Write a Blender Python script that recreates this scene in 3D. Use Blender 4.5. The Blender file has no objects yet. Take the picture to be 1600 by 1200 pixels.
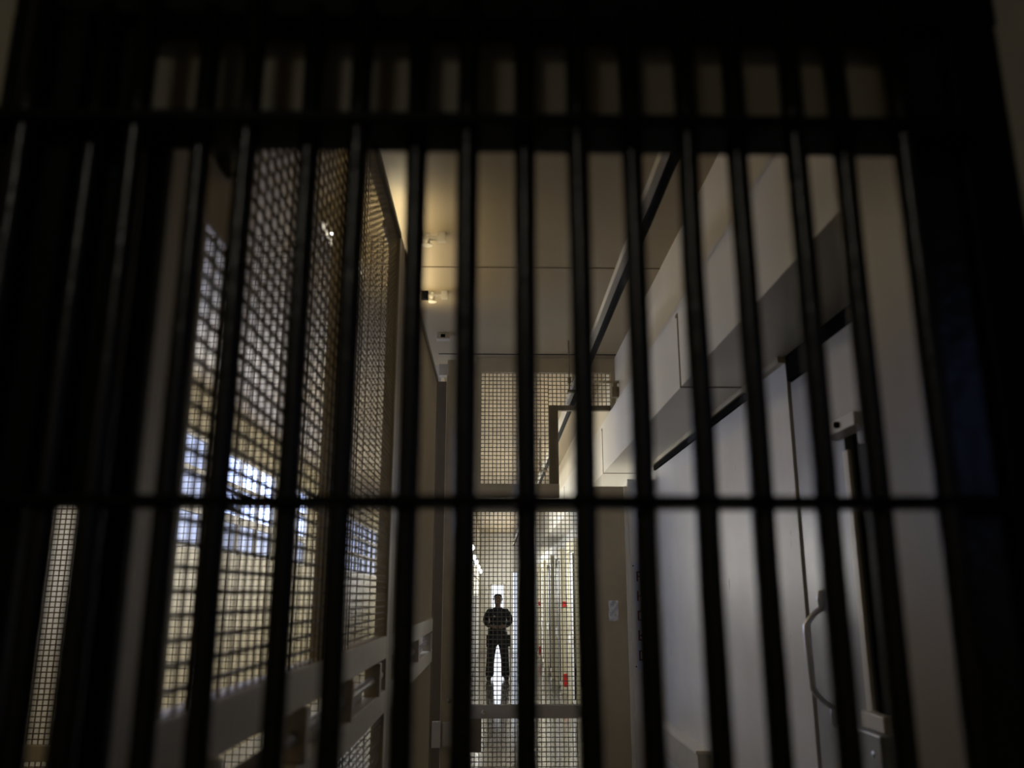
import bpy, bmesh, math, random
from mathutils import Vector, Matrix

random.seed(4)
SC = bpy.context.scene
COL = SC.collection
R = math.radians

# ------------------------------------------------------------------ materials
def mat(name, color, rough=0.5, metal=0.0, noise=0.0, nscale=6.0, bump=0.0, bscale=60.0, dark=None, chips=0.0, spec=0.5):
    m = bpy.data.materials.new(name)
    m.use_nodes = True
    nt = m.node_tree
    b = nt.nodes['Principled BSDF']
    b.inputs['Base Color'].default_value = (*color, 1)
    b.inputs['Roughness'].default_value = rough
    b.inputs['Metallic'].default_value = metal
    b.inputs['Specular IOR Level'].default_value = spec
    tc = nt.nodes.new('ShaderNodeTexCoord')
    last = None
    if noise > 0:
        n = nt.nodes.new('ShaderNodeTexNoise')
        n.inputs['Scale'].default_value = nscale
        n.inputs['Detail'].default_value = 6
        nt.links.new(tc.outputs['Object'], n.inputs['Vector'])
        mx = nt.nodes.new('ShaderNodeMix'); mx.data_type = 'RGBA'
        d = dark or tuple(c * (1 - noise) for c in color)
        mx.inputs['A'].default_value = (*d, 1)
        mx.inputs['B'].default_value = (*color, 1)
        rp = nt.nodes.new('ShaderNodeMapRange')
        rp.inputs['From Min'].default_value = .3
        rp.inputs['From Max'].default_value = .65
        nt.links.new(n.outputs['Fac'], rp.inputs['Value'])
        nt.links.new(rp.outputs['Result'], mx.inputs['Factor'])
        last = mx.outputs['Result']
    if chips > 0:
        mp = nt.nodes.new('ShaderNodeMapping')
        mp.inputs['Scale'].default_value = (30, 30, 3)
        nt.links.new(tc.outputs['Object'], mp.inputs['Vector'])
        n2 = nt.nodes.new('ShaderNodeTexNoise')
        n2.inputs['Scale'].default_value = 1.6
        n2.inputs['Detail'].default_value = 5
        nt.links.new(mp.outputs['Vector'], n2.inputs['Vector'])
        gt = nt.nodes.new('ShaderNodeMath'); gt.operation = 'GREATER_THAN'
        gt.inputs[1].default_value = 1 - chips
        nt.links.new(n2.outputs['Fac'], gt.inputs[0])
        mx2 = nt.nodes.new('ShaderNodeMix'); mx2.data_type = 'RGBA'
        mx2.inputs['A'].default_value = (*color, 1)
        mx2.inputs['B'].default_value = (.06, .05, .04, 1)
        if last: nt.links.new(last, mx2.inputs['A'])
        nt.links.new(gt.outputs[0], mx2.inputs['Factor'])
        last = mx2.outputs['Result']
    if last: nt.links.new(last, b.inputs['Base Color'])
    if bump > 0:
        n3 = nt.nodes.new('ShaderNodeTexNoise')
        n3.inputs['Scale'].default_value = bscale
        n3.inputs['Detail'].default_value = 4
        nt.links.new(tc.outputs['Object'], n3.inputs['Vector'])
        bp = nt.nodes.new('ShaderNodeBump')
        bp.inputs['Strength'].default_value = bump
        bp.inputs['Distance'].default_value = .004
        nt.links.new(n3.outputs['Fac'], bp.inputs['Height'])
        nt.links.new(bp.outputs['Normal'], b.inputs['Normal'])
    return m

def emit(name, color, strength):
    m = bpy.data.materials.new(name)
    m.use_nodes = True
    nt = m.node_tree
    b = nt.nodes['Principled BSDF']
    b.inputs['Base Color'].default_value = (.2, .2, .2, 1)
    b.inputs['Emission Color'].default_value = (*color, 1)
    b.inputs['Emission Strength'].default_value = strength
    return m

M = {}
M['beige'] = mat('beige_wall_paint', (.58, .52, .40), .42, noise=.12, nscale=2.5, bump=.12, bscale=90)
M['dull'] = mat('dull_olive_wall_paint', (.34, .29, .20), .45, noise=.12, nscale=2.5, bump=.12, bscale=90)  # darkened copy of beige; shade put into the colour
M['ochre'] = mat('ochre_wall_paint', (.30, .25, .145), .5, noise=.15, nscale=2.0, bump=.12, bscale=80)
M['cream'] = mat('cream_wall_paint', (.66, .63, .55), .38, noise=.08, nscale=2.0, bump=.10, bscale=80)
M['white_wall'] = mat('white_wall_paint', (.72, .71, .67), .36, noise=.06, nscale=1.5, bump=.10, bscale=80)
M['chipped'] = mat('chipped_beige_paint', (.66, .63, .57), .4, noise=.1, nscale=3, bump=.1, bscale=80, chips=.27)
M['ceiling'] = mat('ceiling_paint', (.38, .305, .19), .5, noise=.10, nscale=1.4, bump=.10, bscale=50)
M['floor'] = mat('polished_floor', (.18, .175, .165), .13, noise=.25, nscale=1.2, bump=.05, bscale=12)
M['black'] = mat('worn_black_gloss_paint', (.006, .0065, .006), .26, noise=.5, nscale=18, bump=.4, bscale=40)
M['black_flat'] = mat('black_steel_paint', (.0025, .0025, .0025), .5, bump=.2, bscale=40, spec=.12)
M['frame'] = mat('beige_steel_paint', (.50, .46, .38), .4, noise=.12, nscale=5, bump=.08, bscale=80)
M['tan'] = mat('tan_steel_paint', (.48, .41, .28), .42, noise=.15, nscale=4, bump=.08, bscale=80)
M['brown'] = mat('brown_angle_iron', (.20, .16, .10), .5, noise=.2, nscale=12, bump=.1)
M['wire'] = mat('painted_mesh_wire', (.15, .115, .065), .42)
M['wire_far'] = mat('pale_mesh_wire', (.46, .40, .29), .42)  # wire copy brightened in colour for the light from the corridor
M['wire_grey'] = mat('grey_mesh_wire', (.20, .18, .15), .45)
M['wire_gate'] = mat('gate_mesh_wire', (.16, .145, .12), .5)
M['steel'] = mat('brushed_steel', (.78, .78, .80), .34, metal=.85, bump=.05)
M['door'] = mat('grey_door_steel', (.33, .33, .34), .32, metal=.2, noise=.12, nscale=9, bump=.08)
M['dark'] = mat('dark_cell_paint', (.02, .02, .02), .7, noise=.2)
M['gap'] = mat('dark_gap', (.004, .004, .004), .9, spec=.02)
M['seam_dark'] = mat('dark_brown_paint', (.085, .065, .04), .6)
M['seam'] = mat('brown_seam', (.17, .13, .08), .6)
M['black_pipe'] = mat('black_pipe_paint', (.006, .006, .006), .75, spec=.15)
M['strut'] = mat('light_strut_paint', (.66, .62, .52), .35)
M['red'] = mat('red_enamel', (.45, .015, .012), .35, noise=.15)
M['paper'] = mat('crumpled_white_paper', (.88, .90, .95), .3, noise=.55, nscale=30, dark=(.40, .43, .48))
M['sign'] = mat('pale_blue_sign', (.55, .62, .82), .4)
M['signred'] = mat('dark_red_sign_ink', (.22, .02, .02), .5)
M['celldoor'] = mat('white_cell_door_paint', (.74, .73, .70), .32, noise=.1, nscale=3, bump=.1, bscale=40)
M['celltrim'] = mat('yellowed_door_trim', (.60, .55, .38), .4, noise=.1)
M['skin'] = mat('person_skin', (.26, .17, .13), .55, noise=.1, nscale=20)
M['cloth'] = mat('dark_uniform_cloth', (.014, .016, .022), .85, noise=.3, nscale=30, bump=.3, bscale=120)
M['trouser'] = mat('dark_trouser_cloth', (.020, .021, .026), .85, noise=.3, nscale=30, bump=.3, bscale=120)
M['boot'] = mat('black_boot_leather', (.008, .008, .008), .6)
M['hair'] = mat('short_grey_hair', (.10, .09, .08), .7)
M['eye'] = mat('person_eye', (.03, .03, .03), .3)
M['badge'] = mat('metal_badge', (.6, .6, .6), .25, metal=1)

M['sky'] = emit('daylight_pane', (.46, .58, 1.0), 6.0)
M['sky_near'] = emit('daylight_pane_near', (.55, .66, 1.0), 20.0)
M['sky_low'] = emit('frosted_daylight_pane', (.46, .58, 1.0), .75)
M['sky_pale'] = emit('pale_daylight_pane', (1.0, .97, .92), 10.0)
M['sky_slit'] = emit('daylight_slit', (.75, .84, 1.0), 2.0)
M['sky_far'] = emit('daylight_pane_corridor', (.97, .97, .95), 12.0)
M['sky_end'] = emit('daylight_doorway', (.85, .9, 1.0), 2.5)
M['tube_warm'] = emit('warm_fluorescent_tube', (1.0, .74, .38), 11.0)
M['panel'] = emit('warm_lamp_panel', (1.0, .72, .33), 11.0)
M['tube_cage'] = emit('cage_lamp_tube', (1.0, .86, .56), 17.0)
M['tube'] = emit('fluorescent_tube', (1.0, .95, .88), 16.0)
M['bulb'] = emit('lamp_bulb_glass', (.9, .95, 1.0), 14.0)
M['tube_dim'] = emit('dim_lamp_cover', (1.0, .95, .82), 10)
M['sky_dim'] = emit('dusk_pane', (.30, .42, 1.0), .6)

# ------------------------------------------------------------------ mesh helpers
def new(): return bmesh.new()

def bx(bm, x0, x1, y0, y1, z0, z1):
    vs = [bm.verts.new((x, y, z)) for x in (x0, x1) for y in (y0, y1) for z in (z0, z1)]
    for f in ((0, 1, 3, 2), (4, 6, 7, 5), (0, 4, 5, 1), (2, 3, 7, 6), (0, 2, 6, 4), (1, 5, 7, 3)):
        bm.faces.new([vs[i] for i in f])
    return vs

def quad(bm, pts):
    bm.faces.new([bm.verts.new(p) for p in pts])

def ring_tube(bm, pts, rads, seg=12, cap=True):
    """tube along pts; rads float or list of (ra, rb)"""
    pts = [Vector(p) for p in pts]
    n = len(pts)
    rings = []
    prev = None
    for i, p in enumerate(pts):
        t = (pts[min(i + 1, n - 1)] - pts[max(i - 1, 0)]).normalized()
        if prev is None:
            ref = Vector((1, 0, 0)) if abs(t.x) < .9 else Vector((0, 1, 0))
            u = (ref - t * ref.dot(t)).normalized()
        else:
            u = (prev - t * prev.dot(t)).normalized()
        prev = u
        v = t.cross(u)
        r = rads if not isinstance(rads, (list, tuple)) else rads[i]
        ra, rb = r if isinstance(r, (list, tuple)) else (r, r)
        rings.append([bm.verts.new(p + u * ra * math.cos(2 * math.pi * k / seg) + v * rb * math.sin(2 * math.pi * k / seg)) for k in range(seg)])
    for a, b in zip(rings, rings[1:]):
        for k in range(seg):
            bm.faces.new([a[k], a[(k + 1) % seg], b[(k + 1) % seg], b[k]])
    if cap:
        bm.faces.new(rings[0][::-1]); bm.faces.new(rings[-1])

def ball(bm, c, r, seg=12):
    rx, ry, rz = r if isinstance(r, (tuple, list)) else (r, r, r)
    bmesh.ops.create_uvsphere(bm, u_segments=seg, v_segments=max(6, seg // 2 + 2), radius=1,
                              matrix=Matrix.Translation(c) @ Matrix.Diagonal((rx, ry, rz, 1)))

def obj(name, bm, m, parent=None, smooth=False, bevel=0.0, world=True):
    """links bm as one mesh; coordinates are world ones, rebased on the parent's origin"""
    bmesh.ops.recalc_face_normals(bm, faces=bm.faces)
    me = bpy.data.meshes.new(name)
    if parent is not None and world:
        off = Vector((0, 0, 0)); p = parent
        while p is not None:
            off += p.location; p = p.parent
        bmesh.ops.translate(bm, verts=bm.verts, vec=-off)
    bm.to_mesh(me); bm.free()
    me.materials.append(m)
    o = bpy.data.objects.new(name, me)
    COL.objects.link(o)
    if parent is not None: o.parent = parent
    if smooth:
        for p in me.polygons: p.use_smooth = True
    if bevel > 0:
        md = o.modifiers.new('Bevel', 'BEVEL'); md.width = bevel; md.segments = 2; md.limit_method = 'ANGLE'
    return o

def box(name, m, x0, x1, y0, y1, z0, z1, parent=None, bevel=0.0):
    bm = new(); bx(bm, x0, x1, y0, y1, z0, z1)
    return obj(name, bm, m, parent, bevel=bevel)

def tag(o, label, cat, group=None):
    o['label'] = label; o['category'] = cat
    if group: o['group'] = group
    return o

def thing(name, loc, label, cat, group=None):
    o = bpy.data.objects.new(name, None); COL.objects.link(o)
    o.location = loc; o.empty_display_size = .1
    return tag(o, label, cat, group)

def struct(o, label=None, cat=None):
    o['kind'] = 'structure'
    if label: o['label'] = label
    if cat: o['category'] = cat
    return o

def dup(root, loc, label, group=None):
    r = root.copy(); COL.objects.link(r); r.location = loc; r['label'] = label
    if group: r['group'] = group
    for ch in list(root.children):
        c = ch.copy(); COL.objects.link(c); c.parent = r
        for g in list(ch.children):
            d = g.copy(); COL.objects.link(d); d.parent = c
    return r

def wires(bm, plane, c, u0, u1, v0, v1, pu, pv, r=.0022, d=None, rh=None):
    """woven wire grid. plane 'x': at x=c over (y,z); plane 'y': at y=c over (x,z)"""
    nu = max(1, round((u1 - u0) / pu)); nv = max(1, round((v1 - v0) / pv))
    d = d or r
    def bar(w0, w1, vert, off):
        if vert:
            a0, a1, b0, b1 = w0 - r, w0 + r, v0, v1
        else:
            a0, a1, b0, b1 = u0, u1, w0 - (rh or r), w0 + (rh or r)
        if plane == 'x': bx(bm, c + off - d, c + off + d, a0, a1, b0, b1)
        else: bx(bm, a0, a1, c + off - r, c + off + r, b0, b1)
    for i in range(nu + 1): bar(u0 + (u1 - u0) * i / nu, 0, True, r * .8)
    for j in range(nv + 1): bar(v0 + (v1 - v0) * j / nv, 0, False, -r * .8)

CE = 3.76       # ceiling height
GY = 7.13       # plane of the far mesh gate
XL = -.48       # cage fronts
XW = 1.356      # right wall
END = 28.7

# ------------------------------------------------------------------ setting
struct(box('floor', M['floor'], -3.2, 2.7, -3.2, 46, -.1, 0), 'polished grey concrete floor of the cell corridor', 'floor')
struct(box('ceiling', M['ceiling'], -3.2, 2.7, -3.2, 46, CE, CE + .1), 'brownish beige ceiling over the cell corridor', 'ceiling')

# left outer wall with window openings
wins = [(6.35, 7.7, 1), (8.1, 8.95, 2), (9.4, 11.8, 3), (12.4, 13.9, 4), (17.4, 22.4, 5)]  # first window is added out of view to light the right wall
bm = new()
y = -3.2
for a, b, k in wins:
    bx(bm, -3.15, -3.0, y, a, 0, CE); bx(bm, -3.15, -3.0, a, b, 0, 2.2); bx(bm, -3.15, -3.0, a, b, 3.36, CE); y = b
bx(bm, -3.15, -3.0, y, 46, 0, CE)
struct(obj('wall_left', bm, M['ochre']), 'ochre outer wall with high windows behind the cages', 'wall')
for a, b, k in wins:
    bm = new()
    for yy in [a + (b - a) * t / max(1, round((b - a) / .8)) for t in range(round((b - a) / .8) + 1)]:
        bx(bm, -3.10, -3.02, max(a, yy - .025), min(b, yy + .025), 2.2, 3.36)
    for zz in (2.2, 2.56, 2.96, 3.31): bx(bm, -3.10, -3.02, a, b, zz, zz + (.09 if zz == 2.56 else .05))
    w = struct(obj('window_%d' % k, bm, M['frame']))
    w['label'] = 'high bluish daylit window in outer wall behind the cages, number %d along the wall' % k
    w['category'] = 'window'
    bm = new(); bx(bm, -3.09, -3.07, a, b, 2.60, 3.34); obj('pane', bm, M[('sky_near', 'sky_low', 'sky', 'sky', 'sky_low')[k - 1]], w)
    bm = new(); bx(bm, -3.09, -3.07, a, b, 2.22, 2.58); obj('pane', bm, M['sky_near' if k < 2 else 'sky_low'], w)

# right wall: beyond the near pilaster, with a dark doorway, up to the far gate and on
bm = new()
bx(bm, XW, XW + .15, 3.78, GY + .02, 0, 2.835)
struct(obj('wall_right', bm, M['chipped']), 'pale painted wall between steel door and far mesh gate', 'wall')
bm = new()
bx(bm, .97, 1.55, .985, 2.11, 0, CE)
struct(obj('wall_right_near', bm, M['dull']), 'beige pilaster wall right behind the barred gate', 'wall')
bm = new(); bx(bm, 1.045, 1.6, 2.11, 46, 3.29, CE)
struct(obj('wall_right_upper', bm, M['beige']), 'beige upper wall band above the long soffit', 'wall')
bm = new()
bx(bm, XW, XW + .15, GY + .02, 46, 0, 2.835)
struct(obj('wall_right_far', bm, M['white_wall']), 'white cell front wall beyond the mesh gate', 'wall')
# dark interior behind the doorway; near-black colour puts the shade in
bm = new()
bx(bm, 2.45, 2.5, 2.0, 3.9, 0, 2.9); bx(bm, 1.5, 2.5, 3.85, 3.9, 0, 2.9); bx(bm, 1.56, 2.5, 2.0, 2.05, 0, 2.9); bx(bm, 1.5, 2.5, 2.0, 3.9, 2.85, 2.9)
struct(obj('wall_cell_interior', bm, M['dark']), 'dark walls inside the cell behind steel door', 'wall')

# long soffit box on the right
bm = new(); bx(bm, 1.0, 1.6, 2.11, 46, 2.835, 3.29)
sf = struct(obj('soffit_beam', bm, M['cream']), 'long cream boxed soffit running along the right wall', 'beam')
for yy in (4.38, 7.68, 12.0, 17.0):
    bm = new()
    bx(bm, .996, 1.0, yy, yy + .016, 2.831, 3.24)
    bx(bm, .996, 1.35, yy, yy + .016, 2.831, 2.835)
    bx(bm, .996, 1.0, yy + .004, yy + .05, 3.235, 3.25)
    obj('seam', bm, M['seam'], sf)
bm = new(); bx(bm, 1.325, 1.356, 3.79, GY, 2.805, 2.835)
struct(obj('trim_1', bm, M['tan']), 'thin tan strip where soffit meets right wall', 'trim')
bm = new(); bx(bm, 1.338, 1.356, 4.4, GY - .1, 2.765, 2.805)
struct(obj('trim_2', bm, M['gap']), 'dark track slot under the soffit along right wall', 'trim')
# ceiling joint lines
for k, yy in enumerate((5.0, 6.98)):
    bm = new(); bx(bm, XL, 1.045, yy, yy + .012, CE - .004, CE)
    struct(obj('trim_%d' % (k + 3), bm, M['seam' if k == 0 else 'gap']), 'thin joint line across the ceiling%s' % (' at the mesh gate' if k else ' midway down corridor'), 'trim')

# header and side walls around the barred gate
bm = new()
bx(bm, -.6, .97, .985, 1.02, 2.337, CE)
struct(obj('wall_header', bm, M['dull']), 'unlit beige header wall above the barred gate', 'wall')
bm = new()
bx(bm, .645, .99, .968, .985, 0, CE)
bx(bm, -3.0, -.605, .968, .985, 0, CE)
struct(obj('wall_front', bm, M['beige']), 'beige wall either side of barred gate frame', 'wall')
# vestibule behind the camera
struct(box('wall_back', M['beige'], -3.2, 2.6, -3.2, -3.1, 0, CE), 'beige back wall of the dark vestibule', 'wall')
bm = new()
bx(bm, 2.6, 2.7, -3.2, -3.0, 0, CE); bx(bm, 2.6, 2.7, -3.0, -1.9, 0, 2.25); bx(bm, 2.6, 2.7, -3.0, -1.9, 3.05, CE); bx(bm, 2.6, 2.7, -1.9, .985, 0, CE)
struct(obj('wall_vestibule', bm, M['beige']), 'beige side wall of the dark vestibule', 'wall')
bm = new()
for yy in (-3.0, -2.47, -1.94): bx(bm, 2.6, 2.66, yy, yy + .04, 2.25, 3.05)
for zz in (2.25, 3.01): bx(bm, 2.6, 2.66, -3.0, -1.9, zz, zz + .04)
w = struct(obj('window_6', bm, M['frame']), 'dim blue window in the side wall of vestibule', 'window')
bm = new(); bx(bm, 2.66, 2.68, -2.99, -1.91, 2.26, 3.04); obj('pane', bm, M['sky_dim'], w)

# left wall beyond the far gate with added light panes, and end wall
lw = [(7.8, 10.0, 7), (11.2, 15.2, 8), (21.0, 27.4, 9)]  # unseen windows added to light the corridor beyond the gate
bm = new(); y = GY + .25
for a, b, k in lw:
    bx(bm, -.62, XL, y, a, 0, CE); bx(bm, -.62, XL, a, b, 0, 1.7); bx(bm, -.62, XL, a, b, 2.75, CE); y = b
bx(bm, -.62, XL, y, END, 0, CE)
struct(obj('wall_left_far', bm, M['cream']), 'cream left wall of the corridor beyond mesh gate', 'wall')
for a, b, k in lw:
    bm = new()
    n = 5
    for t in range(n + 1): yy = a + (b - a) * t / n; bx(bm, -.58, XL, max(a, yy - .02), min(b, yy + .02), 1.7, 2.75)
    for zz in (1.7, 2.2, 2.71): bx(bm, -.58, XL, a, b, zz, zz + .04)
    w = struct(obj('window_%d' % k, bm, M['frame']), 'long bright window on left wall beyond mesh gate, stretch %d' % (k - 6), 'window')
    bm = new(); bx(bm, -.56, -.54, a + .01, b - .01, 1.72, 2.73); obj('pane', bm, M['sky_pale' if k == 7 else 'sky_far'], w)
bm = new()
bx(bm, -.62, -.05, END, END + .15, 0, CE); bx(bm, -.05, .33, END, END + .15, 2.08, CE); bx(bm, .33, .64, END, END + .15, 0, CE)
bx(bm, .64, .80, END, END + .15, 2.5, CE); bx(bm, .80, XW, END, END + .15, 0, CE)
struct(obj('wall_end', bm, M['cream']), 'cream end wall of corridor behind the standing person', 'wall')
bm = new()
bx(bm, -.08, -.05, END - .02, END + .15, 0, 2.11); bx(bm, .33, .36, END - .02, END + .15, 0, 2.11); bx(bm, -.08, .36, END - .02, END + .15, 2.08, 2.11)
d = struct(obj('door_2', bm, M['frame']), 'bright daylit doorway at corridor end behind the person', 'door')
bm = new(); bx(bm, -.05, .33, END + .10, END + .12, 0, 2.08); obj('glazing', bm, M['sky_end'], d)
bm = new()
bx(bm, .625, .645, END - .02, END + .15, 0, 2.5); bx(bm, .795, .815, END - .02, END + .15, 0, 2.5)
d = struct(obj('window_11', bm, M['frame']), 'tall narrow bright slit window right of end doorway', 'window')
bm = new(); bx(bm, .645, .795, END + .10, END + .12, 0, 2.5); obj('pane', bm, M['sky_slit'], d)  # glow stands in for daylight on the jamb

# cell doors on the right beyond the gate
first = None
dk = 3
for yy in (8.2, 10.9, 13.6, 16.6, 19.4, 22.2, 25.0):
    bm = new()
    bx(bm, XW - .05, XW - .002, yy, yy + 1.25, .05, 2.45)
    bx(bm, XW - .065, XW - .05, yy + .10, yy + 1.15, .2, 2.3)
    d = struct(obj('door_%d' % dk, bm, M['celldoor'], bevel=.006), 'white solid cell door on right wall beyond mesh gate, %s along' % ('first', 'second', 'third', 'fourth', 'fifth', 'sixth', 'seventh')[dk - 3], 'door')
    bm = new()
    bx(bm, XW - .09, XW - .001, yy - .16, yy - .005, 0, 2.62); bx(bm, XW - .09, XW - .001, yy + 1.255, yy + 1.40, 0, 2.62); bx(bm, XW - .09, XW - .001, yy - .005, yy + 1.255, 2.455, 2.62)
    obj('door_frame', bm, M['celltrim'], d)
    bm = new(); bx(bm, XW - .11, XW - .065, yy + .30, yy + .95, 1.0, 1.12); bx(bm, XW - .085, XW - .065, yy + .25, yy + 1.0, .95, 1.17)
    obj('food_port', bm, M['celldoor'], d)
    bm = new(); bx(bm, XW - .10, XW - .065, yy + .06, yy + .12, .2, 2.4)
    obj('lock_bar', bm, M['gap'], d)
    dk += 1

# ------------------------------------------------------------------ barred gate (foreground)
gate = thing('barred_gate', (0, .92, 0), 'large black steel barred gate filling the foreground', 'gate')
ZB, ZT = .02, 2.47
def bar_mesh(x, y):
    bm = new()
    n = 14
    pts = []
    for i in range(n + 1):
        t = i / n
        pts.append((x + random.uniform(-.0008, .0008), y + random.uniform(-.0008, .0008), ZB + (ZT - ZB) * t))
    ring_tube(bm, pts, .0132, 16)
    return bm
for k in range(-4, 5): obj('bar', bar_mesh(-.0325 + .1305 * k, .9067), M['black'], gate, smooth=True)
for k in range(-4, 4): obj('bar', bar_mesh(.0355 + .1305 * k, .932), M['black'], gate, smooth=True)
def rail(name, pieces, m=M['black_flat']):
    bm = new()
    for p in pieces: bx(bm, *p)
    return obj(name, bm, m, gate, bevel=.003)
rail('top_rail', [(-.598, .60, .885, .958, 2.286, 2.300)])
rail('crossbar', [(-.598, .60, .892, .948, 1.8415, 1.853)])
rail('crossbar', [(-.598, .60, .897, .941, .95, .969)])
rail('bottom_rail', [(-.598, .60, .892, .946, .02, .07)])
rail('lock_plate', [(-.598, -.40, .948, .958, 1.843, 2.288), (-.598, -.45, .948, .958, 2.288, 2.457)], M['black_flat'])
def fr(name, x0, x1, y0, y1, z0, z1, m='black_flat', b=.004): return box(name, M[m], x0, x1, y0, y1, z0, z1, gate, bevel=b)
fr('post', -.603, -.507, .925, .962, 0, 2.457)
fr('post', .575, .642, .93, .962, 0, 2.457)
fr('strike_post', .5165, .575, .945, .983, 0, 2.457, 'black')
fr('inner_post', -.4615, -.3995, .945, .965, 0, 2.288)
fr('lintel', -.603, .642, .925, .968, 2.457, 2.69)
tag(box('track_housing', M['black_flat'], -.475, -.44, 1.02, 1.37, 2.462, 2.72, None, .004), 'black overhead track housing between barred gate and near cage top', 'track housing')

# ------------------------------------------------------------------ holding cages on the left
def cage(name, y0, y1, label, near):
    t = thing(name, (XL, y0, 0), label, 'cage', 'mesh holding cages')
    xa, xb = XL - .055, XL
    top = 3.53
    pw = .13 if near else .10
    box('post', M['frame'], xa, xb, y0, y0 + pw, 0, top, t, .004)
    pe_ = .10 if near else .02
    box('post', M['frame' if near else 'brown'], xa, xb, y1 - pe_, y1, 0, top, t, .002)
    a, b = y0 + pw, y1 - pe_
    box('top_angle', M['brown'], xa, xb + .004, a, b, top - .025, top, t)
    def infill(name, z0, z1, m):
        if near:
            ym = 2.60
            bm = new(); wires(bm, 'x', XL - .012, a, ym, z0, z1, .055, .037, .0024, .0022, .0042); obj(name, bm, M[m], t)
            bm = new(); wires(bm, 'x', XL - .012, ym + .06, b, z0, z1, .050, .0265, .0024, .0012, .0034); obj(name, bm, M[m], t)
        else:
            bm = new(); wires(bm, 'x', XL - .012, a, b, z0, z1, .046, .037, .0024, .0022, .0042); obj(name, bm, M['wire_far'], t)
    infill('upper_mesh', 1.57, top - .025, 'wire')
    if near:
        box('middle_post', M['frame'], xa, xb, 2.60, 2.66, 1.572, top, t, .003)
        box('middle_post', M['frame'], xa, xb, 2.60, 2.66, .14, 1.245, t, .003)
    box('upper_rail', M['frame'], xa, xb, a, b, 1.474, 1.572, t, .004)
    box('lower_rail', M['frame'], xa, xb, a, b, 1.245, 1.342, t, .004)
    infill('lower_mesh', .14, 1.245, 'wire_grey')
    box('bottom_rail', M['frame'], xa, xb, a, b, 0, .14, t, .004)
    n = 4 if near else 3
    for i in range(n):
        yy = a + .28 + (b - a - .56) * i / (n - 1)
        box('slot_divider', M['frame'], xa + .002, xb + .012, yy, yy + .045, 1.342, 1.474, t, .003)
    bm = new(); ring_tube(bm, [(XL - .025, a, 1.405), (XL - .025, b, 1.405)], .017, 10)
    obj('lock_rod', bm, M['door'], t, smooth=True)
    for i in range(n - 1):
        yy = a + .28 + (b - a - .56) * (i + .5) / (n - 1)
        box('port_flap', M['frame'], xa + .002, xa + .010, yy - .10, yy + .25, 1.342, 1.39, t)
    return t
c1 = cage('holding_cage', 1.15, 4.09, 'near mesh holding cage on the left, right behind the barred gate', True)
c1['group'] = 'mesh holding cages'
box('header_plate', M['tan'], XL, XL + .008, 1.28, 1.46, 2.35, 2.46, c1)
bm = new(); wires(bm, 'y', 4.03, -1.9, XL - .06, .14, 3.53, .030, .030, .0016)
obj('cross_mesh', bm, M['wire_grey'], c1)
c2 = cage('holding_cage', 4.10, 6.98, 'far mesh holding cage on the left, beside the mesh gate', False)
part_t = thing('mesh_partition', (-2.7, 5.5, 0), 'distant mesh partition left of the cages, seen at far left', 'partition')
bm = new(); wires(bm, 'y', 5.5, -3.0, -2.35, .88, 3.4, .034, .032, .0035); obj('upper_mesh', bm, M['wire'], part_t)
bm = new(); wires(bm, 'y', 5.5, -3.0, -2.35, .1, .79, .034, .032, .0035); obj('lower_mesh', bm, M['wire'], part_t)
box('mid_rail', M['frame'], -3.0, -2.35, 5.48, 5.52, .79, .88, part_t, .004)
box('bottom_rail', M['frame'], -3.0, -2.35, 5.48, 5.52, 0, .1, part_t, .004)
box('post', M['frame'], -2.37, -2.31, 5.47, 5.53, 0, 3.45, part_t, .004)

# ------------------------------------------------------------------ far mesh gate, transom, jambs
tr = thing('mesh_transom', (.45, GY, 2.55), 'mesh transom grille with notched frame above the far mesh gate', 'grille')
def trb(name, m, *a, b=.003): return box(name, M[m], *a, tr, b)
trb('top_rail', 'tan', -.165, 1.045, GY - .03, GY + .03, 3.627, CE)
trb('left_stile', 'tan', -.165, -.116, GY - .03, GY + .03, 2.66, 3.627)
trb('right_stile', 'tan', 1.005, 1.045, GY - .03, GY + .03, 3.292, 3.627)
trb('bottom_rail', 'tan', -.165, .55, GY - .03, GY + .03, 2.545, 2.66)
trb('notch_frame', 'brown', .467, .548, GY - .02, GY + .03, 2.66, 3.339)
trb('notch_frame', 'brown', .548, 1.0, GY - .02, GY + .03, 3.295, 3.339)
bm = new(); wires(bm, 'y', GY, -.116, .467, 2.66, 3.627, .035, .035, .0032); wires(bm, 'y', GY, .467, 1.005, 3.339, 3.627, .035, .035, .0032)
obj('mesh', bm, M['wire_gate'], tr)
bm = new(); 
for xx in (.487, .507, .527): bx(bm, xx - .002, xx + .002, GY - .024, GY - .02, 2.66, 3.339)
obj('grille_bar', bm, M['wire'], tr)

mg = thing('mesh_gate', (.25, GY, 0), 'tan mesh gate at the end of near corridor, person visible through it', 'gate')
def mgb(name, m, *a, b=.003): return box(name, M[m], *a, mg, b)
mgb('left_stile', 'tan', -.295, -.178, GY - .02, GY + .02, .03, 2.535)
mgb('right_stile', 'tan', .738, .80, GY - .02, GY + .02, .03, 2.535)
mgb('top_rail', 'tan', -.178, .738, GY - .02, GY + .02, 2.43, 2.535)
mgb('mid_rail', 'frame', -.178, .738, GY - .025, GY + .02, .808, .908)
mgb('bottom_rail', 'tan', -.178, .738, GY - .02, GY + .02, .03, .13)
bm = new(); wires(bm, 'y', GY, -.178, .738, .908, 2.43, .035, .035, .0032); obj('upper_mesh', bm, M['wire_gate'], mg)
bm = new(); wires(bm, 'y', GY, -.178, .738, .13, .808, .035, .035, .0032); obj('lower_mesh', bm, M['wire_gate'], mg)
lp = mgb('lock_plate', 'brown', -.19, -.089, GY - .035, GY - .02, .56, .808)
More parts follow.
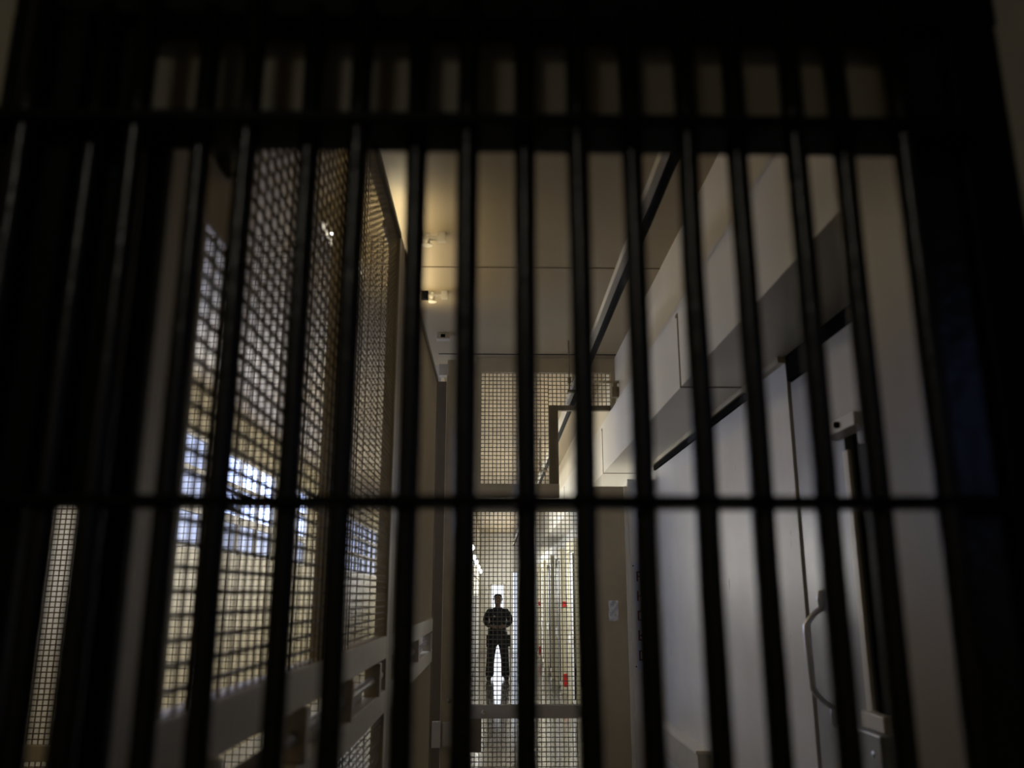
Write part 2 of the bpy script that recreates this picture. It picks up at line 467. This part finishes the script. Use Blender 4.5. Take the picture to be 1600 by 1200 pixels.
bm = new(); ring_tube(bm, [(-.075, GY - .045, .856), (-.075, GY - .025, .856)], .016, 12); obj('bolt', bm, M['tan'], mg, smooth=True)

jl = thing('gate_jamb', (-.35, GY, 0), 'tall tan steel jamb panel left of the far mesh gate', 'jamb')
box('panel', M['tan'], -.41, -.298, GY - .02, GY + .04, 0, 3.74, jl, .003)
box('panel', M['tan'], -.298, -.168, GY - .02, GY + .04, 2.545, 3.74, jl, .003)
box('edge_strip', M['strut'], -.4135, -.41, GY - .03, GY + .04, 0, 3.66, jl)
box('recess', M['seam_dark'], -.57, -.40, GY + .20, GY + .24, 0, 3.60, jl)  # dark colour carries the shade of the deep gap
for (z0, z1) in ((.607, .781),):
    h = box('hinge', M['frame'], -.395, -.30, GY - .045, GY - .02, z0, z1, jl, .002)
    box('hinge_leaf', M['frame'], XL + .005, -.408, GY - .05, GY - .03, z0 - .01, z1 + .01, h, .002)
bm = new(); ring_tube(bm, [(-.345, GY - .035, .94), (-.345, GY - .02, .94)], .018, 12); obj('bolt', bm, M['brown'], jl, smooth=True)
box('cap', M['frame'], XL, -.40, GY - .03, GY + .06, 3.60, 3.70, jl)

jr = thing('gate_jamb', (1.0, GY, 0), 'wide tan steel jamb panel right of mesh gate, with sticker', 'jamb')
box('panel', M['tan'], .803, 1.09, GY - .02, GY + .04, 0, 2.64, jr, .003)
box('edge_strip', M['strut'], 1.09, 1.118, GY - .045, GY + .04, 0, 2.64, jr, .003)
box('side_panel', M['white_wall'], 1.124, XW, GY - .03, GY + .02, 0, 2.70, jr)
# sticker and sign
bm = new()
nx, nz = 7, 12
g = [[bm.verts.new((.938 + .079 * i / nx + random.uniform(-.002, .002), GY - .024 - random.uniform(.001, .004), 1.548 + .162 * j / nz + random.uniform(-.002, .002))) for i in range(nx + 1)] for j in range(nz + 1)]
for j in range(nz):
    for i in range(nx): bm.faces.new([g[j][i], g[j][i + 1], g[j + 1][i + 1], g[j + 1][i]])
o = obj('paper_sticker', bm, M['paper'])
md = o.modifiers.new('Solid', 'SOLIDIFY'); md.thickness = .001; md.offset = 1
tag(o, 'small torn white paper sticker on tan jamb right of mesh gate', 'sticker')
sg = thing('wall_sign', (1.235, GY - .03, 1.17), 'narrow vertical pale blue sign with dark red characters beside tan jamb', 'sign')
box('sign_plate', M['sign'], 1.155, 1.255, GY - .037, GY - .031, 1.17, 2.01, sg)
for i in range(5):
    zc = 1.90 - .155 * i
    bm = new(); yf = GY - .0385
    def st(x0, x1, z0, z1): bx(bm, 1.170 + x0, 1.170 + x1, yf, yf + .0015, zc + z0, zc + z1)
    st(0, .014, -.04, .04); st(.056, .07, -.04, .04)
    if i in (0, 2, 4): st(0, .07, .028, .04)
    if i in (0, 1, 3): st(0, .07, -.006, .006)
    if i in (2, 3, 4): st(0, .07, -.04, -.028)
    if i == 4: st(.028, .042, -.04, .04)
    obj('sign_character', bm, M['signred'], sg)
for zz in (1.985, 1.195):
    bm = new(); ring_tube(bm, [(1.147, GY - .036, zz), (1.147, GY - .029, zz)], .006, 8); obj('screw', bm, M['gap'], sg)

# ------------------------------------------------------------------ right wall fittings
# steel door in the doorway
d = struct(box('door_1', M['door'], 1.364, 1.40, 3.225, 3.757, .02, 2.70, None, .003), 'grey steel cell door with pull handle on the right wall', 'door')
box('door_track', M['gap'], 1.358, 1.45, 2.12, 3.775, 2.712, 2.833, d)  # black block painted as the shade of the open recess
box('door_edge', M['gap'], 1.375, 1.40, 3.757, 3.779, 0, 2.80, d)
bm = new()
for zz, yy in ((1.715, 3.585), (1.300, 3.55)):
    s = 1 if zz > 1.5 else -1
    ring_tube(bm, [(1.364, yy, zz + s * .055), (1.358, yy, zz + s * .05), (1.356, yy, zz + s * .02), (1.358, yy, zz - s * .02), (1.362, yy, zz - s * .03)], [(.004, .004), (.014, .006), (.018, .008), (.016, .008), (.006, .006)], 12)
pts = []
for i in range(17):
    t = i / 16
    z = 1.70 - .385 * t
    out = .075 * min(1, math.sin(math.pi * t) * 1.9) ** .8 if 0 < t < 1 else 0
    pts.append((1.356 - out, 3.585 - .035 * t, z))
ring_tube(bm, pts, [.011 + .004 * math.sin(math.pi * i / 16) for i in range(17)], 14)
obj('handle', bm, M['steel'], d, smooth=True)
# vertical guide strip
st = box('guide_strip', M['strut'], 1.346, 1.362, 3.165, 3.215, 0, 2.29, None, .003)
tag(st, 'narrow upright pale steel guide strip beside the steel door', 'guide strip')
# hanging cover plate over the door
cv = thing('track_cover', (1.34, 3.16, 2.345), 'pale cover plate with two bolts hanging over the steel door', 'cover plate')
bm = new(); bx(bm, 1.318, 1.372, 2.95, 3.30, 2.395, 2.73)
obj('plate', bm, M['frame'], cv)
box('lip', M['strut'], 1.290, 1.372, 2.95, 3.30, 2.345, 2.395, cv, .005)
for yy in (3.09, 3.22):
    bm = new(); ring_tube(bm, [(1.290, yy, 2.37), (1.278, yy, 2.37)], .012, 10); obj('bolt', bm, M['gap'], cv)
box('bracket', M['frame'], 1.36, 1.40, 3.0, 3.10, 2.30, 2.345, cv, .004)
# low lock box
lb = thing('lock_box', (1.33, 3.08, 0), 'grey steel lock cabinet with two bolts low beside the dark doorway', 'lock box')
box('body', M['door'], 1.27, 1.345, 2.95, 3.215, 0, 1.30, lb, .006)
box('cap', M['strut'], 1.30, 1.345, 2.98, 3.155, 1.302, 1.355, lb, .004)
for yy in (3.01, 3.15):
    bm = new(); ball(bm, (1.270, yy, 1.235), (.006, .012, .012), 10); obj('bolt', bm, M['steel'], lb, smooth=True)
bm = new(); ring_tube(bm, [(1.41, 2.62 + .012 * (i % 2), 2.70 - .05 * i) for i in range(34)], .010, 8)
o = obj('hanging_chain', bm, M['black_flat'], None, smooth=True); tag(o, 'black chain hanging in the dark doorway opening', 'chain')
# ledge box on the wall
lg = thing('wall_ledge', (XW, 6.28, .6), 'low beige boxed ledge on the right wall near mesh gate', 'ledge')
box('box', M['frame'], 1.275, XW, 5.64, 6.925, .60, .79, lg, .006)
box('lid', M['strut'], 1.262, XW, 5.63, 6.935, .79, .812, lg, .004)

# ------------------------------------------------------------------ ceiling services
cp = thing('ceiling_conduit', (.65, 14, 3.37), 'long pale strut with black pipe hanging under the ceiling', 'pipe')
bm = new(); bx(bm, .622, .652, 1.14, END, 3.352, 3.396)
obj('strut', bm, M['strut'], cp)
bm = new(); ring_tube(bm, [(.674, 1.14, 3.365), (.674, 4, 3.365), (.674, 16, 3.365), (.674, END, 3.365)], .024, 14); obj('pipe', bm, M['black_pipe'], cp, smooth=True)
for yy in (2.3, 6.58, 11, 16, 21, 26):
    bm = new(); ring_tube(bm, [(.60, yy, CE), (.60, yy, 3.34)], .006, 8); bx(bm, .585, .70, yy - .02, yy + .02, 3.325, 3.345); bx(bm, .588, .612, yy - .018, yy + .018, 3.40, 3.45)
    obj('hanger', bm, M['brown'], cp)
o = thing('cross_conduit', (.9, 6.9, 3.49), 'thin horizontal conduit crossing to right wall in front of transom', 'conduit')
bm = new(); ring_tube(bm, [(.80, 6.9, 3.495), (1.05, 6.9, 3.495)], .012, 10); obj('pipe', bm, M['tan'], o, smooth=True)
box('junction_box', M['brown'], .985, 1.04, 6.87, 6.93, 3.36, 3.45, o, .004)
box('strap', M['brown'], 1.0, 1.03, 6.885, 6.915, 3.45, 3.485, o)

def sprinkler(loc, label):
    t = thing('sprinkler_head', loc, label, 'sprinkler', 'ceiling sprinklers')
    x, y, z = loc
    bm = new(); ring_tube(bm, [(x - .09, y, z - .03), (x + .06, y, z - .03)], .014, 10); bx(bm, x + .06, x + .10, y - .02, y + .02, z - .05, z); obj('pipe', bm, M['frame'], t)
    bm = new()
    ring_tube(bm, [(x, y, z - .005), (x, y, z - .07)], .012, 10)
    ring_tube(bm, [(x, y - .025, z - .05), (x, y + .025, z - .05)], .008, 8)
    ring_tube(bm, [(x, y, z - .07), (x, y, z - .075)], .028, 12)
    obj('nozzle', bm, M['strut'], t)
    bm = new(); bx(bm, x - .075, x - .03, y - .02, y + .02, z - .055, z); obj('clip', bm, M['gap'], t)
    return t
s0 = sprinkler((-.385, 4.5, CE), 'small sprinkler fitting on ceiling over left cages, nearer one')
dup(s0, (-.425, 5.46, CE), 'small sprinkler fitting on ceiling over left cages, farther one')
cb = thing('ceiling_box', (-.42, 6.42, CE), 'small grey junction box on the ceiling left of mesh gate', 'junction box')
box('body', M['frame'], -.46, -.355, 6.38, 6.46, 3.71, CE, cb, .004)
box('cover', M['gap'], -.425, -.39, 6.376, 6.38, 3.72, 3.745, cb)

# lamps over the cages
def tube_lamp(loc, label, m='tube', L=1.1):
    t = thing('fluorescent_lamp', loc, label, 'lamp', 'fluorescent lamps over the cages')
    x, y, z = loc
    box('housing', M['frame'], x - .07, x + .07, y - L / 2 - .04, y + L / 2 + .04, z - .07, z, t, .004)
    bm = new(); ring_tube(bm, [(x, y - L / 2, z - .095), (x, y + L / 2, z - .095)], .019, 12); obj('tube', bm, M[m], t, smooth=True)
    for ya in (y - L / 2 - .02, y + L / 2): box('socket', M['strut'], x - .02, x + .02, ya, ya + .02, z - .12, z - .07, t)
    return t
tube_lamp((-.88, 4.60, CE), 'fluorescent lamp on ceiling seen glowing through the near cage mesh', L=.74)
tube_lamp((-.88, 2.05, CE), 'fluorescent lamp on ceiling above the near cage front', 'tube_warm', L=1.2)  # this lamp and the next are added to warm the left room
tube_lamp((-2.2, 2.3, CE), 'fluorescent lamp on ceiling at the left room front', 'tube_warm', L=1.2)
def added_lamp(loc, label):  # added lamps, kept out of view, that light the left room
    t = thing('shaded_lamp', loc, label, 'lamp', 'square shaded lamps in the left room')
    x, y, z = loc
    bm = new()
    for a in ((-.2, -.18, -.2, .2), (.18, .2, -.2, .2), (-.18, .18, -.2, -.18), (-.18, .18, .18, .2)): bx(bm, x + a[0], x + a[1], y + a[2], y + a[3], z - .15, z)
    obj('shade', bm, M['gap'], t)
    box('lens', M['panel'], x - .17, x + .17, y - .17, y + .17, z - .03, z - .005, t)
    return t
added_lamp((-1.6, 15.5, CE), 'square shaded lamp on left room ceiling, farthest from barred gate')
added_lamp((-2.3, 4.4, CE), 'square shaded lamp on left room ceiling, in front of mesh partition')
added_lamp((-2.7, 5.95, CE), 'square shaded lamp on left room ceiling, just behind mesh partition')
t = thing('cage_lamp', (-.51, 5.0, 3.53), 'warm strip lamp lying along the tops of the cages', 'lamp')
box('base', M['frame'], -.56, -.486, 3.9, 5.8, 3.532, 3.56, t, .004)
bm = new(); ring_tube(bm, [(-.525, 3.96, 3.60), (-.525, 5.7, 3.60)], .018, 12); obj('tube', bm, M['tube_cage'], t, smooth=True)
for ya in (3.92, 5.7): box('socket', M['strut'], -.545, -.505, ya, ya + .04, 3.56, 3.63, t)
# vestibule lamp behind the camera
t = thing('ceiling_lamp', (-.9, -2.2, CE), 'dim boxed ceiling lamp in the vestibule', 'lamp')
box('housing', M['frame'], -1.2, -.6, -2.5, -1.9, CE - .08, CE, t, .01)
box('cover', M['tube_dim'], -1.15, -.65, -2.45, -1.95, CE - .11, CE - .08, t, .01)

# bulkhead lamps on the left wall beyond the gate
def bulk(loc, label):
    t = thing('bulkhead_lamp', loc, label, 'lamp', 'wall lamps beyond the mesh gate')
    x, y, z = loc
    bm = new(); ring_tube(bm, [(x - .01, y, z), (x + .03, y, z)], .075, 16); obj('base', bm, M['frame'], t, smooth=False)
    bm = new(); ball(bm, (x + .06, y, z), (.05, .06, .06), 14); obj('globe', bm, M['bulb'], t, smooth=True)
    return t
pos = [(16.6, 2.64), (18.8, 2.55), (20.7, 2.515), (24.8, 2.52), (28.1, 2.50)]
nm = ('nearest', 'second', 'middle', 'fourth', 'farthest')
b0 = bulk((XL, pos[0][0], pos[0][1]), 'nearest of the five glowing wall lamps beyond mesh gate')
for (yy, zz), n in list(zip(pos, nm))[1:]:
    dup(b0, (XL, yy, zz), '%s of the five glowing wall lamps beyond mesh gate' % n)

# red boxes along the right wall
def red_box(loc, label, s):
    t = thing('alarm_box', loc, label, 'alarm box', 'red wall boxes')
    x, y, z = loc
    box('body', M['red'], x - .09, x + .01, y - .055, y + .055, z - .05, z + .05, t, .006)
    box('cover', M['strut'], x - .095, x - .09, y - .02, y + .02, z - .02, z + .02, t)
    return t
a0 = red_box((XW - .001, 16.07, 1.59), 'nearer small red alarm box on white wall beyond mesh gate', 1)
dup(a0, (XW - .001, 25.32 - .5, 1.52), 'farther small red alarm box on white wall beyond mesh gate')
def low_box(loc, label):
    t = thing('utility_box', loc, label, 'red box', 'low red boxes by the cells')
    x, y, z = loc
    box('body', M['red'], x - .09, x + .012, y - .055, y + .055, z - .11, z + .11, t, .006)
    box('door', M['red'], x - .098, x - .09, y - .045, y + .045, z - .095, z + .095, t, .003)
    box('latch', M['steel'], x - .106, x - .098, y + .02, y + .035, z - .02, z + .02, t)
    return t
e0 = low_box((XW - .002, 15.9, .28), 'nearer tall red box low on white wall beyond mesh gate')
dup(e0, (XW - .002, 24.45, .27), 'farther tall red box low on white wall beyond mesh gate')

# ------------------------------------------------------------------ person
PX, PY = .098, 19.08
def skin_obj(name, verts, edges, rads, m, parent, root=0, sub=2, groups=None):
    me = bpy.data.meshes.new(name)
    me.from_pydata([Vector(v) for v in verts], edges, [])
    o = bpy.data.objects.new(name, me); COL.objects.link(o)
    md = o.modifiers.new('Skin', 'SKIN'); md.use_smooth_shade = True
    sv = me.skin_vertices[0].data
    for i, r in enumerate(rads):
        sv[i].radius = r if isinstance(r, tuple) else (r, r)
        sv[i].use_root = (i == root)
    s = o.modifiers.new('Sub', 'SUBSURF'); s.levels = sub; s.render_levels = sub
    dg = bpy.context.evaluated_depsgraph_get()
    dg.update()
    ev = o.evaluated_get(dg)
    me2 = bpy.data.meshes.new_from_object(ev)
    o.modifiers.clear()
    o.data = me2; me2.name = name
    me2.materials.clear(); me2.materials.append(m)
    for p in me2.polygons: p.use_smooth = True
    if parent is not None: o.parent = parent
    return o

def chain(V, E, Rr, pts, rads, start=None):
    prev = start
    for p, r in zip(pts, rads):
        V.append(p); Rr.append(r); i = len(V) - 1
        if prev is not None: E.append((prev, i))
        prev = i
    return prev

pe = thing('person', (PX, PY, 0), 'person in dark uniform standing with feet apart, hands at belt, in corridor', 'person')
# body: one continuous skinned surface (head, neck, torso, arms, hands with fingers, legs)
V, E, Q = [], [], []
V.append((0, 0, .98)); Q.append((.115, .085))
ch = chain(V, E, Q, [(0, .0, 1.12), (0, .01, 1.27), (0, .01, 1.39)], [(.14, .105), (.155, .11), (.135, .10)], 0)
nk = chain(V, E, Q, [(0, .005, 1.475), (0, -.005, 1.525)], [(.066, .062), (.064, .064)], ch)
hd = chain(V, E, Q, [(0, -.015, 1.59), (0, -.008, 1.675), (0, .0, 1.745)], [(.080, .090), (.094, .110), (.068, .082)], nk)
for s in (-1, 1):
    w = chain(V, E, Q, [(s * .175, .01, 1.405), (s * .240, .04, 1.30), (s * .262, .03, 1.20), (s * .205, -.09, 1.135), (s * .140, -.175, 1.10)],
              [(.062, .062), (.052, .052), (.045, .045), (.038, .036), (.028, .026)], ch)
    # palm
    pm = chain(V, E, Q, [(s * .105, -.197, 1.095), (s * .075, -.202, 1.09)], [(.022, .036), (.018, .036)], w)
    for j, (dz, L) in enumerate(((.028, .060), (.010, .068), (-.009, .063), (-.026, .048))):
        x0 = s * .068
        chain(V, E, Q, [(x0 - s * .010, -.206, 1.09 + dz), (x0 - s * (.010 + L * .5), -.212 - .004 * j, 1.088 + dz * 1.05), (x0 - s * (.006 + L * .85), -.200 - .004 * j, 1.082 + dz * 1.05)],
              [(.0095, .0095), (.0088, .0088), (.0075, .0075)], pm)
    chain(V, E, Q, [(s * .112, -.212, 1.125), (s * .092, -.224, 1.145), (s * .072, -.224, 1.150)], [(.012, .012), (.010, .010), (.008, .008)], pm - 1)
    chain(V, E, Q, [(s * .105, 0, .87), (s * .125, -.01, .68), (s * .142, -.015, .49), (s * .155, .01, .30), (s * .168, .02, .10), (s * .180, -.06, .05), (s * .192, -.15, .04)],
          [(.072, .072), (.070, .07), (.058, .058), (.058, .06), (.042, .045), (.042, .04), (.035, .03)], 0)
body = skin_obj('body', V, E, Q, M['skin'], pe, 0, 2)
# facial features
def facepart(name, c, r, m):
    bm = new(); ball(bm, (PX + c[0], PY + c[1], c[2]), r, 12); return obj(name, bm, M[m], pe, smooth=True)
facepart('nose', (0, -.118, 1.658), (.014, .022, .024), 'skin')
facepart('chin', (0, -.098, 1.585), (.030, .018, .016), 'skin')
facepart('mouth', (0, -.108, 1.618), (.026, .008, .006), 'eye')
for s_ in (-1, 1):
    facepart('ear', (s_ * .098, .0, 1.665), (.013, .024, .036), 'skin')
    facepart('eyebrow', (s_ * .034, -.104, 1.703), (.022, .010, .006), 'hair')
    facepart('eye', (s_ * .034, -.107, 1.686), (.013, .006, .007), 'eye')
bm = new()
bmesh.ops.create_uvsphere(bm, u_segments=24, v_segments=16, radius=1, matrix=Matrix.Translation((PX, PY + .006, 1.690)) @ Matrix.Diagonal((.102, .120, .098, 1)))
bmesh.ops.delete(bm, geom=[v for v in bm.verts if v.co.z < 1.725 - (v.co.y - PY) * .75], context='VERTS')
obj('hair', bm, M['hair'], pe, smooth=True)
# jacket
V, E, Q = [], [], []
V.append((0, .0, .88)); Q.append((.192, .15))
ch = chain(V, E, Q, [(0, .0, 1.07), (0, .01, 1.25), (0, .01, 1.385)], [(.180, .140), (.198, .145), (.165, .12)], 0)
chain(V, E, Q, [(0, .005, 1.465), (0, .0, 1.525)], [(.100, .090), (.078, .078)], ch)
for s in (-1, 1):
    chain(V, E, Q, [(s * .185, .01, 1.395), (s * .250, .04, 1.30), (s * .272, .03, 1.195), (s * .21, -.095, 1.13), (s * .155, -.160, 1.105)],
          [(.084, .084), (.080, .078), (.070, .068), (.058, .056), (.047, .047)], ch)
jk = skin_obj('jacket', V, E, Q, M['cloth'], pe, 0, 2)
V, E, Q = [], [], []
V.append((0, 0, .90)); Q.append((.175, .135))
chain(V, E, Q, [(0, 0, 1.02)], [(.16, .125)], 0)
for s in (-1, 1):
    chain(V, E, Q, [(s * .105, 0, .80), (s * .128, -.01, .66), (s * .148, -.015, .49), (s * .162, .01, .30), (s * .174, .015, .03)],
          [(.140, .13), (.116, .112), (.098, .096), (.092, .092), (.094, .105)], 0)
skin_obj('trousers', V, E, Q, M['trouser'], pe, 0, 2)
for s in (-1, 1):
    V, E, Q = [], [], []
    chain(V, E, Q, [(s * .172, .03, .17), (s * .174, .025, .09), (s * .182, -.05, .056), (s * .198, -.15, .046), (s * .204, -.20, .04)], [(.06, .062), (.058, .064), (.054, .056), (.052, .046), (.036, .036)])
    b = skin_obj('boot', V, E, Q, M['boot'], pe, 0, 2)
    bm = new(); bx(bm, PX + s * .188 - .045, PX + s * .188 + .045, PY - .225, PY + .085, 0, .025); obj('sole', bm, M['boot'], b, bevel=.01)
bm = new(); n = 28
def oval(z): return [bm.verts.new((PX + .206 * math.cos(2 * math.pi * k / n), PY + .160 * math.sin(2 * math.pi * k / n), z)) for k in range(n)]
a, b = oval(.93), oval(.985)
for k in range(n): bm.faces.new([a[k], a[(k + 1) % n], b[(k + 1) % n], b[k]])
belt = obj('belt', bm, M['cloth'], pe, smooth=True)
md = belt.modifiers.new('Solid', 'SOLIDIFY'); md.thickness = .012
box('pouch', M['boot'], PX + .19, PX + .275, PY - .08, PY + .06, .68, .92, pe, .015)
box('pouch', M['boot'], PX - .245, PX - .18, PY - .07, PY + .06, .67, .92, pe, .015)
box('radio', M['boot'], PX - .215, PX - .16, PY - .145, PY - .105, .92, 1.06, pe, .008)
bm = new(); ball(bm, (PX - .08, PY - .150, 1.30), (.018, .006, .022), 10); obj('badge', bm, M['badge'], pe)

# ------------------------------------------------------------------ camera, world, view
w = bpy.data.worlds.new('World'); SC.world = w; w.use_nodes = True
w.node_tree.nodes['Background'].inputs['Color'].default_value = (.5, .55, .7, 1)
w.node_tree.nodes['Background'].inputs['Strength'].default_value = 0.0
cam = bpy.data.cameras.new('Camera'); co = bpy.data.objects.new('Camera', cam); COL.objects.link(co)
co.location = (0, 0, 1.75)
co.rotation_euler = (R(90 + 14.02), 0, R(-1.22))
cam.sensor_width = 36; cam.lens = 36 * 1322 / 1600
cam.clip_start = .05; cam.clip_end = 200
cam.dof.use_dof = True; cam.dof.focus_distance = 9.0; cam.dof.aperture_fstop = 2.2
SC.camera = co
SC.view_settings.view_transform = 'Standard'
SC.view_settings.look = 'None'
SC.view_settings.exposure = 0.0
SC.view_settings.gamma = 1
SC.view_settings.use_curve_mapping = False
SC.cycles.use_denoising = True
SC.cycles.max_bounces = 8
SC.cycles.sample_clamp_indirect = 4.0
